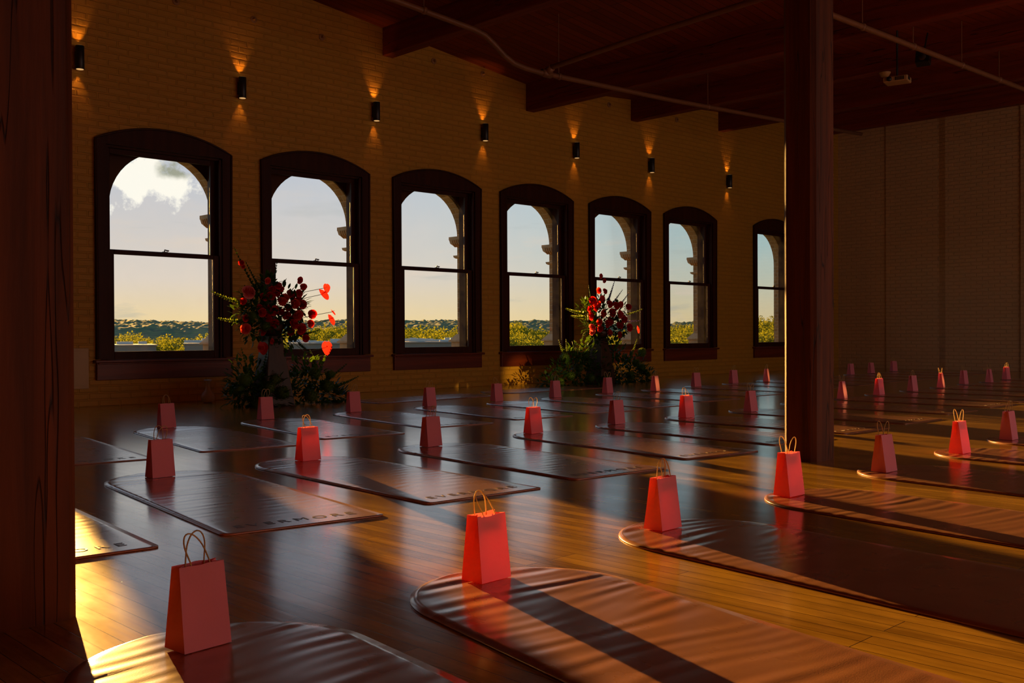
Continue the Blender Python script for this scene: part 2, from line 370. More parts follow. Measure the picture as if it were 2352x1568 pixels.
# capitals and bases on the outer piers
cap0 = None
for i in range(len(SEEN)-1):
    xl, xr = SEEN[i]+CX+RA, SEEN[i+1]+CX-RA
    if xr-xl > 2: xr = xl + .94
    c_ = MB(); y1_ = Y2+.10
    def ring(z0, z1, p0, p1):
        a = [(xl-p0, Y1+.02), (xr-.05, Y1+.02), (xr-.05, Y2+p0), (xl-p0, Y2+p0)]; b = [(xl-p1, Y1+.02), (xr-.05, Y1+.02), (xr-.05, Y2+p1), (xl-p1, Y2+p1)]
        c_.add([h(*q, z0) for q in a] + [h(*q, z1) for q in b], [(3, 2, 1, 0), (4, 5, 6, 7), (0, 1, 5, 4), (1, 2, 6, 5), (2, 3, 7, 6), (3, 0, 4, 7)])
    ring(ZS-.05, ZS+.01, .12, .12)
    ring(ZS-.12, ZS-.05, .10, .115); ring(ZS-.17, ZS-.12, .05, .10); ring(ZS-.19, ZS-.17, .03, .05)
    for k in range(5):                       # acanthus ribs on the reveal side
        yy = Y1+.03+k*.06
        c_.tube([h(xl-.03, yy, ZS-.18), h(xl-.09, yy, ZS-.14), h(xl-.115, yy, ZS-.06)], .02*S, 6)
    ring(ZS-.40, ZS-.36, .05, .06); ring(ZS-.42, ZS-.40, .02, .05)
    ca = c_.build('stone_capital', 'limestone', o)
    c_ = MB(); ring(-.10, .03, .12, .015); ring(-.13, -.10, .13, .13); ring(-.42, -.13, .09, .09)
    c_.build('stone_base', 'limestone', o)
# outer stone sills
mb = MB()
for x in SEEN: mb.box(h(x+CX-RA-.1, Y1+.03, -.50), h(x+CX+RA+.1, Y2+.12, -.42))
mb.build('stone_sill', 'limestone', o)

fl = MB(); fl.box(h(X0, YB, -1.05), h(XE+.5, YW+.6, -1.0)); o = fl.build('floor', 'floor_planks')
tag(o, 'worn glossy brown plank floor of the hall', 'floor', kind='structure')
cl = MB()
xs = [X0-.5, 14.68, XE+1]
for y, sgn in ((YB-.5, 1), (YW+.8, -1)): pass
v_ = [h(x, y, ceil_z(x)+dz) for dz in (0, .6) for y in (YB-.3, YW+.62) for x in xs]
cl.add(v_, [(0, 1, 4, 3), (1, 2, 5, 4), (6, 9, 10, 7), (7, 10, 11, 8), (0, 3, 9, 6), (2, 8, 11, 5), (0, 6, 7, 1), (1, 7, 8, 2), (3, 4, 10, 9), (4, 5, 11, 10)])
tag(cl.build('ceiling', 'ceiling_planks'), 'dark reddish plank ceiling folding down to a low valley', 'ceiling', kind='structure')
mb = MB(); mb.box(h(X0-.4, YB-.4, -1), h(X0, YW+.5, TOP)); tag(mb.build('wall_left', 'plaster_back'), 'side wall beyond the dark timber column', 'wall', kind='structure')
mb = MB(); mb.box(h(X0-.4, YB-.4, -1), h(XE+.5, YB, TOP)); tag(mb.build('wall_back', 'plaster_back'), 'inner wall facing the windows', 'wall', kind='structure')
# end wall with two shallow pilaster strips
mb = MB(); mb.box(h(XE, YB-.4, -1), h(XE+.5, YW+.6, TOP))
pl = [(XE+.1, 13.07), (XE-.03, 13.04), (XE-.03, 11.52), (XE-.09, 11.33), (XE-.09, 9.40), (XE-.13, 9.38), (XE-.13, YB), (XE+.1, YB)]
n_ = len(pl); mb.add([h(a, b, z) for z in (-1, TOP-1) for a, b in pl], [tuple(range(n_)), tuple(range(2*n_-1, n_-1, -1))] + [(i, n_+i, n_+(i+1) % n_, (i+1) % n_) for i in range(n_)])
tag(mb.build('wall_end', 'painted_brick_end'), 'shaded far end wall of painted brick with shallow steps', 'wall', kind='structure')

# beams across the ceiling
place = ['nearest the camera, mostly above the picture', 'running over the second and third windows', 'in the valley of the ceiling', 'over the sixth wall lamp', 'over the seventh window', 'closest to the far end wall']
for k, bx in enumerate((3.7, 7.3, 10.96, 14.6, 18.0, 21.5, 25.0)):
    zc = ceil_z(bx+.12); b0 = {14.6: 4.59}.get(bx, zc-.49)
    mb = MB(); mb.box(h(bx, YB, b0), h(bx+.24, YW+.01, zc+.06))
    o = mb.build('trim_%d' % (k+1), 'beam_wood', bevel=.012)
    tag(o, ['dark timber ceiling beam above and behind the camera', 'dark ceiling beam above the first window', 'dark ceiling beam meeting the wall above the third lamp', 'dark ceiling beam in the valley of the ceiling',
            'dark ceiling beam between the fifth and sixth windows', 'dark ceiling beam above the lamp beside the last window', 'dark ceiling beam closest to the far end wall'][k], 'beam', kind='structure')

# timber columns
def column(x0, x1, y0, y1, label):
    mb = MB(); c_ = .035
    pts = [(x0+c_, y0), (x1-c_, y0), (x1, y0+c_), (x1, y1-c_), (x1-c_, y1), (x0+c_, y1), (x0, y1-c_), (x0, y0+c_)]
    zz = [-1 + .35*i for i in range(int((ceil_z(x0)+1)/.35)+2)]
    zz = [z for z in zz if z < ceil_z(x1)+.02] + [ceil_z(x1)+.02]
    n_ = len(pts); vs = []; fs = []
    for z in zz:
        for k, (x, y) in enumerate(pts):
            j = .006*noise.noise(Vector((x*3, y*3, z*1.3)))
            vs.append(h(x+j, y+j, z))
    for i in range(len(zz)-1):
        for k in range(n_): a, b = i*n_+k, i*n_+(k+1) % n_; fs.append((a, b, b+n_, a+n_))
    fs.append(tuple(reversed(range(n_)))); fs.append(tuple((len(zz)-1)*n_+k for k in range(n_)))
    o = link('timber_column', mesh('timber_column', vs, fs, 'column_wood')); tag(o, label, 'column', group='timber columns'); return o
column(1.03, 1.387, 3.63, 3.97, 'dark red timber column filling the left edge of the picture')
column(7.12, 7.46, 3.93, 4.21, 'dark timber column standing in front of the last window')

# ------------------------------------------------------------------ windows
def build_window(idx, label):
    root = empty('window_%d' % idx, h(XW[0], YW, -1)); tag(root, label, 'window', kind='structure')
    B = Vector(h(XW[0], YW, -1))
    def L(mb, name, m_, bevel=0.0, par=root):
        mb.v = [v-B for v in mb.v]; o = mb.build(name, m_, par, bevel=bevel); part(o, par); return o
    x = XW[0]
    # casing: flat boards round the opening with an arched head
    mb = MB(); cwid = .155
    mb.box(h(x, YW-.05, ZB+.30), h(x+cwid, YW+.03, 2.79)); mb.box(h(x+CW-cwid, YW-.05, ZB+.30), h(x+CW, YW+.03, 2.79))
    arc = arc_pts(x, x+CW, ZT, ZP, 18)
    for a, b in zip(arc, arc[1:]):
        q = lambda p, y, z: h(p, y, z)
        lo = 2.79
        la = lo if x+cwid-.01 <= a[0] <= x+CW-cwid+.01 else lo; 
        mb.add([h(a[0], YW-.05, la), h(b[0], YW-.05, la), h(b[0], YW-.05, b[1]), h(a[0], YW-.05, a[1]), h(a[0], YW+.05, la), h(b[0], YW+.05, la), h(b[0], YW+.05, b[1]), h(a[0], YW+.05, a[1])],
               [(0, 1, 2, 3), (7, 6, 5, 4), (3, 2, 6, 7), (0, 4, 5, 1)])
    for ex in (x, x+CW): mb.add([h(ex, YW-.05, 2.79), h(ex, YW+.05, 2.79), h(ex, YW+.05, ZT), h(ex, YW-.05, ZT)], [(0, 1, 2, 3)])
    # raised outer bead following the arch
    outer = [(x+.015, z) for z in (ZB+.3, 1.0)] + [(a, b-.015) for a, b in arc] + [(x+CW-.015, z) for z in (1.0, ZB+.3)]
    mb.tube([h(a, YW-.055, b) for a, b in outer], .016*S, 6)
    casing = L(mb, 'casing', 'window_wood')
    # deep jamb liner
    mb = MB(); jl, jr = x+cwid-.01, x+CW-cwid+.01
    mb.box(h(x+.09, YW+.02, ZB+.25), h(jl+.025, Y1, ZT+.0)); mb.box(h(jr-.025, YW+.02, ZB+.25), h(x+CW-.09, Y1, ZT))
    mb.box(h(jl, YW+.02, 2.76), h(jr, Y1, 2.86)); mb.box(h(jl, YW-.01, ZB+.2), h(jr, Y1+.05, -.345))
    for yy in (YG-.05, YG+.062, YG+.175): # stops and parting beads
        mb.box(h(jl+.02, yy, -.345), h(jl+.05, yy+.018, 2.77)); mb.box(h(jr-.05, yy, -.345), h(jr-.02, yy+.018, 2.77))
    L(mb, 'jamb_liner', 'window_wood')
    # sashes
    sl_, sr_ = x+cwid+.03, x+CW-cwid-.03
    def sash(name, y, zb0, zb1, zt0, zt1, gl, gr):
        mb = MB(); d_ = .05
        mb.box(h(sl_, y, zb0), h(gl, y+d_, zt1)); mb.box(h(gr, y, zb0), h(sr_, y+d_, zt1))
        mb.box(h(gl, y, zb0), h(gr, y+d_, zb1)); mb.box(h(gl, y, zt0), h(gr, y+d_, zt1))
        s_ = L(mb, name, 'window_wood', bevel=.004)
        g = MB(); g.box(h(gl-.01, y+.022, zb1-.01), h(gr+.01, y+.028, zt0+.01)); L(g, 'pane', 'window_glass', par=s_)
        return s_
    low = sash('lower_sash', YG-.02, -.345, -.216, 1.208, 1.268, x+.284, x+CW-.284)
    up = sash('upper_sash', YG+.09, 1.215, 1.285, 2.69, 2.78, x+.272, x+CW-.272)
    mb = MB(); xm = x+CW/2
    mb.box(h(xm-.04, YG-.015, 1.268), h(xm+.04, YG+.02, 1.283)); mb.tube([h(xm-.01, YG, 1.28), h(xm-.005, YG, 1.31), h(xm+.03, YG-.005, 1.30), h(xm+.055, YG-.01, 1.298)], .011*S, 6)
    L(mb, 'sash_lock', 'brass_lock')
    mb = MB(); mb.box(h(x-.035, YW-.11, -.375), h(x+CW+.035, YW+.01, -.335)); L(mb, 'sill', 'window_wood_apron', bevel=.006)
    mb = MB(); mb.box(h(x+.0, YW-.06, ZB), h(x+CW, YW+.0, -.375)); mb.box(h(x+.02, YW-.075, -.40), h(x+CW-.02, YW-.05, -.375)); L(mb, 'apron', 'window_wood_apron', bevel=.005)
    return root
w0 = build_window(1, 'arched sash window hidden past the left column, farthest left')
wl = ['arched sash window behind the dark column at the left edge', 'largest arched sash window, bright clouds in its top', 'arched sash window right behind the first flower arrangement',
      'arched sash window right of the first flowers, roofs low in its glass', 'arched sash window with one small cloud over the far hill', 'arched sash window with blue flower spikes in front of its glass',
      'arched sash window with bare wall on both sides, right of the second flowers', 'arched sash window half hidden by the right timber column']
for i, lab in enumerate(wl):
    c_ = copy_tree(w0); c_.name = 'window_%d' % (i+2); c_.location = h(XW[i+1], YW, -1); tag(c_, lab)

# ------------------------------------------------------------------ wall lamps
def build_lamp():
    root = empty('wall_lamp', (0, 0, 0))
    mb = MB(); mb.lathe([(.040, -.118), (.043, -.115), (.043, .115), (.040, .118)], (0, -.062, 0), 24); part(mb.build('lamp_body', 'black_metal', root, True), root)
    mb = MB(); mb.box((-.03, -.03, -.07), (.03, .0, .07)); part(mb.build('wall_bracket', 'black_metal', root, bevel=.004), root)
    for s_ in (-1, 1):
        mb = MB(); mb.lathe([(.036, s_*.1185), (.036, s_*.1195), (.030, s_*.1197)] if s_ > 0 else [(.030, -.1197), (.036, -.1195), (.036, -.1185)], (0, -.062, 0), 20); part(mb.build('lens', 'lamp_glow', root), root)
        ld = bpy.data.lights.new('lamp_beam', 'SPOT'); ld.energy = 3.6 if s_ > 0 else 1.9; ld.spot_size = math.radians(62 if s_ > 0 else 56); ld.spot_blend = .75; ld.color = (1, .42, .10); ld.shadow_soft_size = .012
        lo = bpy.data.objects.new('lamp_beam', ld); C.objects.link(lo); lo.parent = root; lo.location = (0, -.045, s_*.128)
        lo.rotation_euler = (math.radians(9) if s_ < 0 else PI-math.radians(9), 0, 0); part(lo, root)
    return root
lamp = build_lamp()
lamps = [(5.57, 3.97), (8.116, 3.974), (10.755, 4.0), (13.386, 3.994), (16.06, 3.977), (18.67, 3.956), (21.88, 3.92)]
where = ['beside the left timber column', 'between the first and second windows', 'between the second and third windows', 'between the third and fourth windows', 'between the fourth and fifth windows', 'between the fifth and sixth windows', 'between the last two windows']
for i, ((x, z), wh) in enumerate(zip(lamps, where)):
    o = lamp if i == 0 else copy_tree(lamp)
    o.location = h(x, YW-.002, z-.02); tag(o, 'black cylinder wall lamp shining up and down, '+wh, 'wall lamp', 'wall lamps between the windows')

# tie-rod bolts high on the wall
mb = MB(); mb.lathe([(.03, 0), (.042, .006), (.042, .014), (.02, .02), (.012, .045), (.01, .05)], (0, 0, 0), 10)
me = mesh('tie_bolt', [(v.x, -v.z, v.y) for v in mb.v], mb.f, 'iron_bolt')
bw = ['above the first window', 'right of the lamp beside the first window', 'left of the third lamp', 'right of the third lamp under the beam', 'above the fourth window', 'right of the valley beam', 'above the sixth window']
for (x, z), wh in zip([(7.05, 5.1), (8.37, 5.11), (9.67, 5.09), (12.15, 5.15), (13.4, 5.13), (17.23, 5.13), (19.74, 5.16)], bw):
    tag(link('tie_bolt', me), 'small tie-rod bolt high on the wall, '+wh, 'bolt', 'tie-rod bolts on the wall').location = h(x, YW+.004, z)

# access panel low on the wall
mb = MB(); mb.box(h(5.02, YW-.03, -.74), h(5.69, YW+.01, -.16)); pn = mb.build('access_panel', 'panel_paint', bevel=.004)
tag(pn, 'painted metal access panel low on the wall under the lamp beside the left column', 'panel')
mb = MB(); mb.box(h(5.07, YW-.042, -.70), h(5.64, YW-.03, -.20)); mb.build('panel_door', 'panel_paint', pn, bevel=.002)

# ------------------------------------------------------------------ pipes
def pipe(name, pts, r, label, clamps):
    mb = MB(); mb.tube([h(*p) for p in pts], r*S, 14); o = mb.build(name, 'pipe_paint', None, True); tag(o, label, 'pipe')
    for (x, y, z, top) in clamps:
        c_ = MB(); c_.tube([h(x-.03, y, z), h(x+.03, y, z)], (r+.014)*S, 14); c_.build('coupling', 'pipe_paint', o, True)
        c_ = MB(); c_.tube([h(x, y, z), h(x, y, top)], .008*S, 6); c_.build('hanger_rod', 'pipe_paint', o)
    return o
YP = 11.45
def sm(a, b, k, n_=6): return [tuple(a[i]+(b[i]-a[i])*t/n_ for i in range(3)) for t in range(n_+1)]
pts = [(4.5, YP, 4.84), (8.86, YP, 4.80), (10.1, YP, 4.72), (10.4, YP, 4.70), (10.62, YP, 4.66), (10.8, YP, 4.57), (11.05, YP, 4.42), (11.25, YP, 4.34), (11.5, YP, 4.31), (11.85, YP, 4.30), (15.4, YP, 4.42), (19.45, YP, 4.62), (23.0, YP, 4.82)]
pipe('sprinkler_pipe', pts, .042, 'long painted pipe stepping down and running along below the beams', [(9.4, YP, 4.77, 5.65), (12.3, YP, 4.315, 5.36), (16.6, YP, 4.478, 5.25), (20.5, YP, 4.68, 5.53)])
mb = MB(); mb.tube([h(12.0, YP, 4.31), h(12.0, YP-.01, 4.37), h(12.0, YP-.12, 4.39), h(12.0, 9.25, 4.50), h(12.0, 5.0, 4.65), h(12.0, -6, 5.0)], .042*S, 14)
o = mb.build('branch_pipe', 'pipe_paint', None, True); tag(o, 'painted branch pipe running from the long pipe towards the room', 'pipe')
mb = MB(); mb.tube([h(11.9, YP, 4.305), h(12.1, YP, 4.31)], .065*S, 14); mb.tube([h(12, YP+.02, 4.31), h(12, YP-.13, 4.385)], .06*S, 14); mb.build('tee_fitting', 'pipe_paint', o, True)
YQ = 6.9
pts = [(x, YQ, 4.445+(x-13.05)*.0295) for x in (2, 8, 13, 18, 27.1)]
pipe('sprinkler_pipe', pts, .042, 'painted pipe crossing the dark ceiling right of the timber column', [(13.9, YQ, 4.47, 5.1), (15.6, YQ, 4.52, 5.2), (17.5, YQ, 4.576, 5.33), (19.2, YQ, 4.626, 5.45)])

# projector, detector and speakers under the ceiling
pr = empty('projector', h(17.0, 7.8, 4.40), .0); tag(pr, 'pale projector hanging under the ceiling beams at the right', 'projector')
mb = MB(); q = Vector((.42, -.30, 0))*.5
mb.box((-.17, -.22, -.055), (.17, .22, .05)); mb.build('projector_body', 'white_plastic', pr, bevel=.02)
mb = MB(); mb.tube([(-.175, .1, 0), (-.205, .1, 0)], .045, 16); mb.build('lens_barrel', 'dark_plastic', pr, True)
mb = MB()
for k in range(6): mb.box((-.176, -.16+.028*k, -.035), (-.170, -.145+.028*k, .03))
mb.build('vent_grille', 'dark_plastic', pr)
mb = MB()
for k in range(5): mb.box((-.12+.03*k, -.226, -.03), (-.105+.03*k, -.219, .03))
mb.build('vent_grille', 'dark_plastic', pr)
mb = MB(); mb.tube([(0, 0, .05), (0, 0, .99)], .018, 10); mb.box((-.08, -.08, .05), (.08, .08, .065)); mb.build('ceiling_mount', 'dark_plastic', pr)
pr.rotation_euler = (0, 0, .2); pr.scale = (.66, .66, .66)
sd_ = MB(); sd_.lathe([(.02, -.05), (.05, -.045), (.065, -.015), (.075, 0), (.075, .01)], (0, 0, 0), 20); o = sd_.build('smoke_detector', 'white_plastic', None, True)
tag(o, 'small round pale detector on a beam left of the projector', 'detector'); o.location = h(18.12, 8.55, ceil_z(18.12)-.49-.02)
sp = MB(); sp.box((-.09, -.13, -.13), (.09, .13, .13)); o = sp.build('ceiling_speaker', 'dark_plastic', None, bevel=.01); o.location = h(16.9, 7.3, 4.66); o.rotation_euler = (0, .3, .2); o.scale = (.62, .62, .62)
tag(o, 'small black box speaker hanging just behind the projector', 'speaker')
c_ = MB(); c_.tube([(0, 0, .1), (.20, 0, .68)], .015, 8); c_.build('mounting_arm', 'dark_plastic', o)
c_ = MB(); c_.tube([(-.088, 0, -.02), (-.096, 0, -.02)], .07, 20); c_.build('speaker_cone', 'grey_plastic', o, True)

# ------------------------------------------------------------------ yoga mats
ML, MW, MT = 2.56*S, .93*S, .0065
def mat_mesh(seed):
    r = random.Random(seed); nx, ny = 18, 170; vs = []; fs = []
    hw = MW/2; ph = [r.uniform(0, 9) for _ in range(6)]
    def half(y):
        t_ = ML-y
        if t_ < hw: return math.sqrt(max(hw*hw-(hw-t_)**2, 0))
        if y < .03: return hw-.03+math.sqrt(max(.03**2-(.03-y)**2, 0))
        return hw
    def rip(x, y):
        tip = max(0, min(1, (y-.10)/.5)); big = max(0, min(1, (y-(ML-.75))/.6))
        warp = .05*noise.noise(Vector((x*2.2+ph[0], y*2.5, ph[1]))) + .10*x*math.sin(ph[5])
        a = noise.noise(Vector((x*1.7+ph[2], y*3.3, ph[3]+4)))
        k1 = math.sin(2*PI*(y+warp)/.083+ph[2]); k2 = math.sin(2*PI*(y+warp*1.7)/.057+ph[4])
        return tip*(.0004+.0009*big)*(k1*(.55+1.5*a)+.45*k2) + .0012*tip*(a+.4)
    ys = [ML*(.5-.5*math.cos(PI*(i/ny)**1.0)) if False else ML*i/ny for i in range(ny+1)]
    # finer steps at both ends so that the outline is round
    ys = sorted(set([round(y, 5) for y in ys] + [.003, .007, .015, .022] + [round(ML-t, 5) for t in (.0008, .003, .006)]))
    for y in ys:
        hw_ = max(half(y), .0004)
        for i in range(nx+1):
            u = -1+2*i/nx; u = math.copysign(abs(u)**.8, u); x = u*hw_
            ed = min(1, (hw_-abs(x))/.012, max(0, ML-y)/.012+.0, y/.012+.0)
            vs.append((x, y, MT + rip(x, y)*min(1, ed*2) + .0003 - .0018*(1-max(0, ed))**2 + .002*max(0, 1-(ML-y)/.10)*max(0, math.sin(ph[1]+x*5))))
    rows = len(ys); W_ = nx+1
    for j in range(rows-1):
        for i in range(nx): a = j*W_+i; fs.append((a, a+1, a+1+W_, a+W_))
    top = len(vs)
    ring_ = [j*W_+nx for j in range(rows)] + [(rows-1)*W_+i for i in range(nx-1, -1, -1)] + [j*W_ for j in range(rows-2, -1, -1)] + [i for i in range(1, nx)]
    for idx in ring_: vs.append((vs[idx][0], vs[idx][1], .0004))
    n_ = len(ring_)
    for k in range(n_): a, b = ring_[k], ring_[(k+1) % n_]; fs.append((b, a, top+k, top+(k+1) % n_))
    fs.append(tuple(top+k for k in range(n_-1, -1, -1)))
    return mesh('yoga_mat', vs, fs, 'mat_rubber', True)
mat_meshes = [mat_mesh(s_) for s_ in (3, 11, 23, 41, 57)]
# printed word near the square end
fc = bpy.data.curves.new('print', 'FONT'); fc.body = 'EVERMORE'; fc.size = .075; fc.align_x = 'CENTER'; fc.space_character = 1.5; fc.extrude = .0002
fo = bpy.data.objects.new('print', fc); C.objects.link(fo)
bpy.context.view_layer.update()
word = bpy.data.meshes.new_from_object(fo.evaluated_get(bpy.context.evaluated_depsgraph_get())); word.name = 'lettering'; word.materials.clear(); word.materials.append(M['mat_print'])
C.objects.unlink(fo); bpy.data.objects.remove(fo)
def yoga_mat(k, ex, ey, ang, label, group, length=1.0, flipped=False, rest=0.0):
    """ex, ey: middle of the square end; ang: lean of the long axis away from +y (towards +x)"""
    o = link('yoga_mat', mat_meshes[k % 5]); o.location = h(ex, ey, -1) + Vector((0, 0, .0002+rest)); o.rotation_euler = (0, 0, -ang)
    tag(o, label, 'yoga mat', group)
    t_ = link('lettering', word, o); t_.location = (0.0, .085, MT+.0012)
    return o

# ------------------------------------------------------------------ paper bags
BW, BD, BH = .121, .083, .187
def bag_mesh(seed):
    r = random.Random(seed); vs = []; fs = []
    nz_ = 12; tw = .95; topd = r.uniform(.34, .52); skew = r.uniform(-.006, .006)
    per = 28
    for j in range(nz_+1):
        t_ = j/nz_; z = BH*t_; w_ = BW*(1-(1-tw)*t_)/2; d_ = BD*(1-(1-topd)*t_)/2
        pinch = .022*max(0, (t_-.30)/.7)**1.2
        pts = []
        def seg(a, b, n_):
            for i in range(n_): pts.append((a[0]+(b[0]-a[0])*i/n_, a[1]+(b[1]-a[1])*i/n_))
        seg((-w_, -d_), (w_, -d_), 8); seg((w_, -d_), (w_-pinch, 0), 3); seg((w_-pinch, 0), (w_, d_), 3)
        seg((w_, d_), (-w_, d_), 8); seg((-w_, d_), (-w_+pinch, 0), 3); seg((-w_+pinch, 0), (-w_, -d_), 3)
        for x, y in pts:
            q = Vector((x*14+seed*3, y*14, z*11)); wv = .0022*noise.noise(q)*min(1, t_*4)
            vs.append((x+wv+skew*t_, y+wv*1.3+skew*t_, z + (.0035*noise.noise(Vector((x*30, y*30, seed))) if j == nz_ else 0)))
    for j in range(nz_):
        for i in range(per): a, b = j*per+i, j*per+(i+1) % per; fs.append((a, b, b+per, a+per))
    fs.append(tuple(reversed(range(per))))
    return mesh('bag_body', vs, fs, 'pink_paper'), topd, skew
def handle_pts(yoff, lean, r):
    w_ = .024; z0 = BH-.028; pts = []
    for i in range(23):
        t_ = i/22
        if t_ < .22: p = (-w_, z0+ (t_/.22)*.055)
        elif t_ > .78: p = (w_, z0+((1-t_)/.22)*.055)
        else:
            a = PI*(t_-.22)/.56; p = (-w_*math.cos(a), z0+.055+.040*math.sin(a))
        up = max(0, p[1]-BH); pts.append((p[0]+r*up*.3, yoff+lean*up, p[1]))
    return pts
def build_bag(seed):
    r = random.Random(seed*7+1); root = empty('paper_bag', (0, 0, 0))
    me, topd, skew = bag_mesh(seed); b = link('bag_body', me, root); part(b, root)
    for s_ in (-1, 1):
        y = s_*(BD*topd/2-.003)+skew; mb = MB(); hp = handle_pts(y, r.uniform(-.25, .35)*-s_+.1, r.uniform(-1, 1)); mb.tube(hp, .0019, 6); part(mb.build('cord_handle', 'paper_cord', root, True), root)
        mb = MB(); mb.box((-.040, y+ -s_*.0012-.0003, BH-.052), (.040, y-s_*.0012+.0003, BH-.020)); p_ = mb.build('glue_patch', 'pink_paper', root); part(p_, root)
    return root
proto_bags = [build_bag(s_) for s_ in range(1, 7)]
used = set()
def paper_bag(x, y, rz, label, group):
    k = rnd.randrange(6); src = proto_bags[k]
    o = src if k not in used else copy_tree(src)
    used.add(k); o.location = h(x, y, -1) + Vector((0, 0, MT+.0032)); o.rotation_euler = (0, 0, rz); tag(o, label, 'paper bag', group); return o

ORD = ['first', 'second', 'third', 'fourth', 'fifth', 'sixth', 'seventh', 'eighth', 'ninth', 'tenth', 'eleventh', 'twelfth', 'thirteenth', 'fourteenth', 'fifteenth', 'sixteenth']
# front row: bags at the round ends, mats running out of the picture towards the camera
front = [(1.52, 3.0, .09, .10), (2.77, 2.99, .05, .19), (4.13, 3.13, .02, .12), (5.52, 3.22, -.02, .15), (6.95, 3.29, -.03, .12), (8.45, 3.35, .0, .10), (9.83, 3.45, .03, .10)]
tips = [(1.55, 3.22), (2.81, 3.14), (4.21, 3.30), (5.66, 3.35), (7.13, 3.5), (8.61, 3.57), (9.95, 3.64)]
for i, (x, y, rz, sl_) in enumerate(front):
    fi = ['nearest the camera, beside the left column', 'lit bright red by the low sun, second in the front row', 'standing third in the front row, glowing from behind', 'right in front of the dark timber column', 'mauve pink with two tall handles, just right of the timber column', 'second right of the timber column in the front row', 'at the right edge of the picture in the front row'][i]
    paper_bag(x, y, rz, 'pink paper bag '+fi, 'pink paper bags of the front row')
    a = math.atan(sl_); tipx, tipy = tips[i]
    yoga_mat(i+1, tipx-2.56*math.sin(a), tipy-2.56*math.cos(a), a, 'dusty pink yoga mat under the %s bag of the front row' % ORD[i], 'yoga mats of the front row')
# middle row
mid_b = [(3.165, 6.80), (4.42, 6.86), (5.75, 6.93), (7.22, 7.09), (8.61, 7.16), (9.85, 7.11), (11.17, 7.06), None, (14.32, 7.44), (15.62, 7.48), (17.05, 7.56), (18.47, 7.66), (20.0, 7.85), (21.03, 7.75), (22.63, 7.99)]
mid_e = [(2.92, 4.53), (4.235, 4.555), (5.576, 4.58), (7.02, 4.695), (8.42, 4.75), (9.80, 4.80), (11.28, 4.86), (12.92, 5.07), (14.47, 5.13), (15.75, 5.2), (17.2, 5.28), (18.6, 5.35), (20.1, 5.45), (21.3, 5.5), (22.8, 5.6)]
rzs = [.03, .02, .03, .0, -.02, -.02, .02, 0, .18, -.05, -.1, .2, -.05, .1, -.1]
nb_ = 0
for i, (b, e) in enumerate(zip(mid_b, mid_e)):
    if b:
        nb_ += 1
        side = ('%s bag from the left in the middle row' % ORD[i]) if i < 7 else ('%s one right of the timber column in the middle row' % ORD[i-8])
        paper_bag(b[0], b[1], rzs[i], 'pink paper bag, '+side, 'pink paper bags of the middle row')
    a = [.13, .06, .087, .12, .08, .05, .03, .02][i] if i < 8 else .02
    yoga_mat(i+2, e[0], e[1], a, 'dark glossy yoga mat of the middle row, %s from the left column' % ORD[i], 'yoga mats of the middle row')
yoga_mat(1, 1.66, 4.60, .09, 'yoga mat cut by the left column and lit yellow by the sun', 'yoga mats of the middle row')
# back row
back_b = [(4.92, 10.41), (6.25, 10.61), (7.64, 10.78), (8.97, 10.84), (10.35, 10.93), (11.62, 10.92), (13.07, 11.06), (14.12, 10.86), (15.8, 11.18), (17.4, 11.4), (18.48, 11.3), None, None, (22.9, 11.68), (23.97, 11.68), (25.7, 11.9)]
back_e = [(4.57, 7.98), (5.90, 8.13), (7.33, 8.32), (8.72, 8.36), (9.99, 8.33), (11.3, 8.41), (12.83, 8.61), (14.4, 8.8), (15.85, 8.9), (17.3, 9.0), (18.7, 9.1), (20.2, 9.2), (21.6, 9.25), (23.0, 9.35), (24.4, 9.4), (25.8, 9.5)]
brz = [.03, .0, -.03, .0, .03, .0, .05, .25, -.2, -.15, .35, 0, 0, -.1, -.1, -.3]
for i, (b, e) in enumerate(zip(back_b, back_e)):
    if b:
        side = ('%s from the left in the row nearest the windows' % ORD[i]) if i < 11 else ('%s one right of the column in the row nearest the windows' % ORD[i-13])
        paper_bag(b[0], b[1], brz[i], 'small pink bag, '+side, 'pink paper bags of the row nearest the windows')
    a = [.158, .155, .14, .115, .14, .10, .10, .05, .04][i] if i < 9 else .03
    yoga_mat(i+3, e[0], e[1], a, 'dark mat, %s from the left in the row nearest the windows' % ORD[i], 'yoga mats of the row nearest the windows')
yoga_mat(2, 3.17, 7.95, .13, 'yoga mat nearest the windows half hidden by the left column', 'yoga mats of the row nearest the windows')
# added spots for bright bags and wall patches; the mirrors they imply are assumed
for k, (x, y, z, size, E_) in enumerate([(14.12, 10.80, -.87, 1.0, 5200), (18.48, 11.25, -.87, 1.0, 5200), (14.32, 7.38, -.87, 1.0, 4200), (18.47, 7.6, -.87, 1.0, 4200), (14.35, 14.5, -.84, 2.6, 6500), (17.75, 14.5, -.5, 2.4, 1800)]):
    t_ = (y+8.0)/.94; ld = bpy.data.lights.new('added_glint_spot', 'SPOT'); ld.energy = E_; ld.spot_size = math.radians(size); ld.spot_blend = 1.0; ld.color = (1, .62, .14); ld.shadow_soft_size = .02
    lo = bpy.data.objects.new('added_glint_spot', ld); C.objects.link(lo); a_ = h(x+(-.12 if k == 4 else .33)*t_, -8.0, z+(.16 if k > 3 else .05)*t_); lo.location = a_; lo.rotation_euler = (a_-h(x, y, z)).to_track_quat('Z', 'Y').to_euler()  # wall spots raised, one also from the left, to clear bags and flowers
# two mats lying along the wall between the flower arrangements
yoga_mat(0, 8.90, 12.36, PI/2-.02, 'yoga mat lying along the wall right of the first flower arrangement', 'yoga mats along the window wall')
yoga_mat(4, 14.38, 12.72, -PI/2-.0, 'yoga mat lying along the wall in front of the second flower arrangement', 'yoga mats along the window wall')

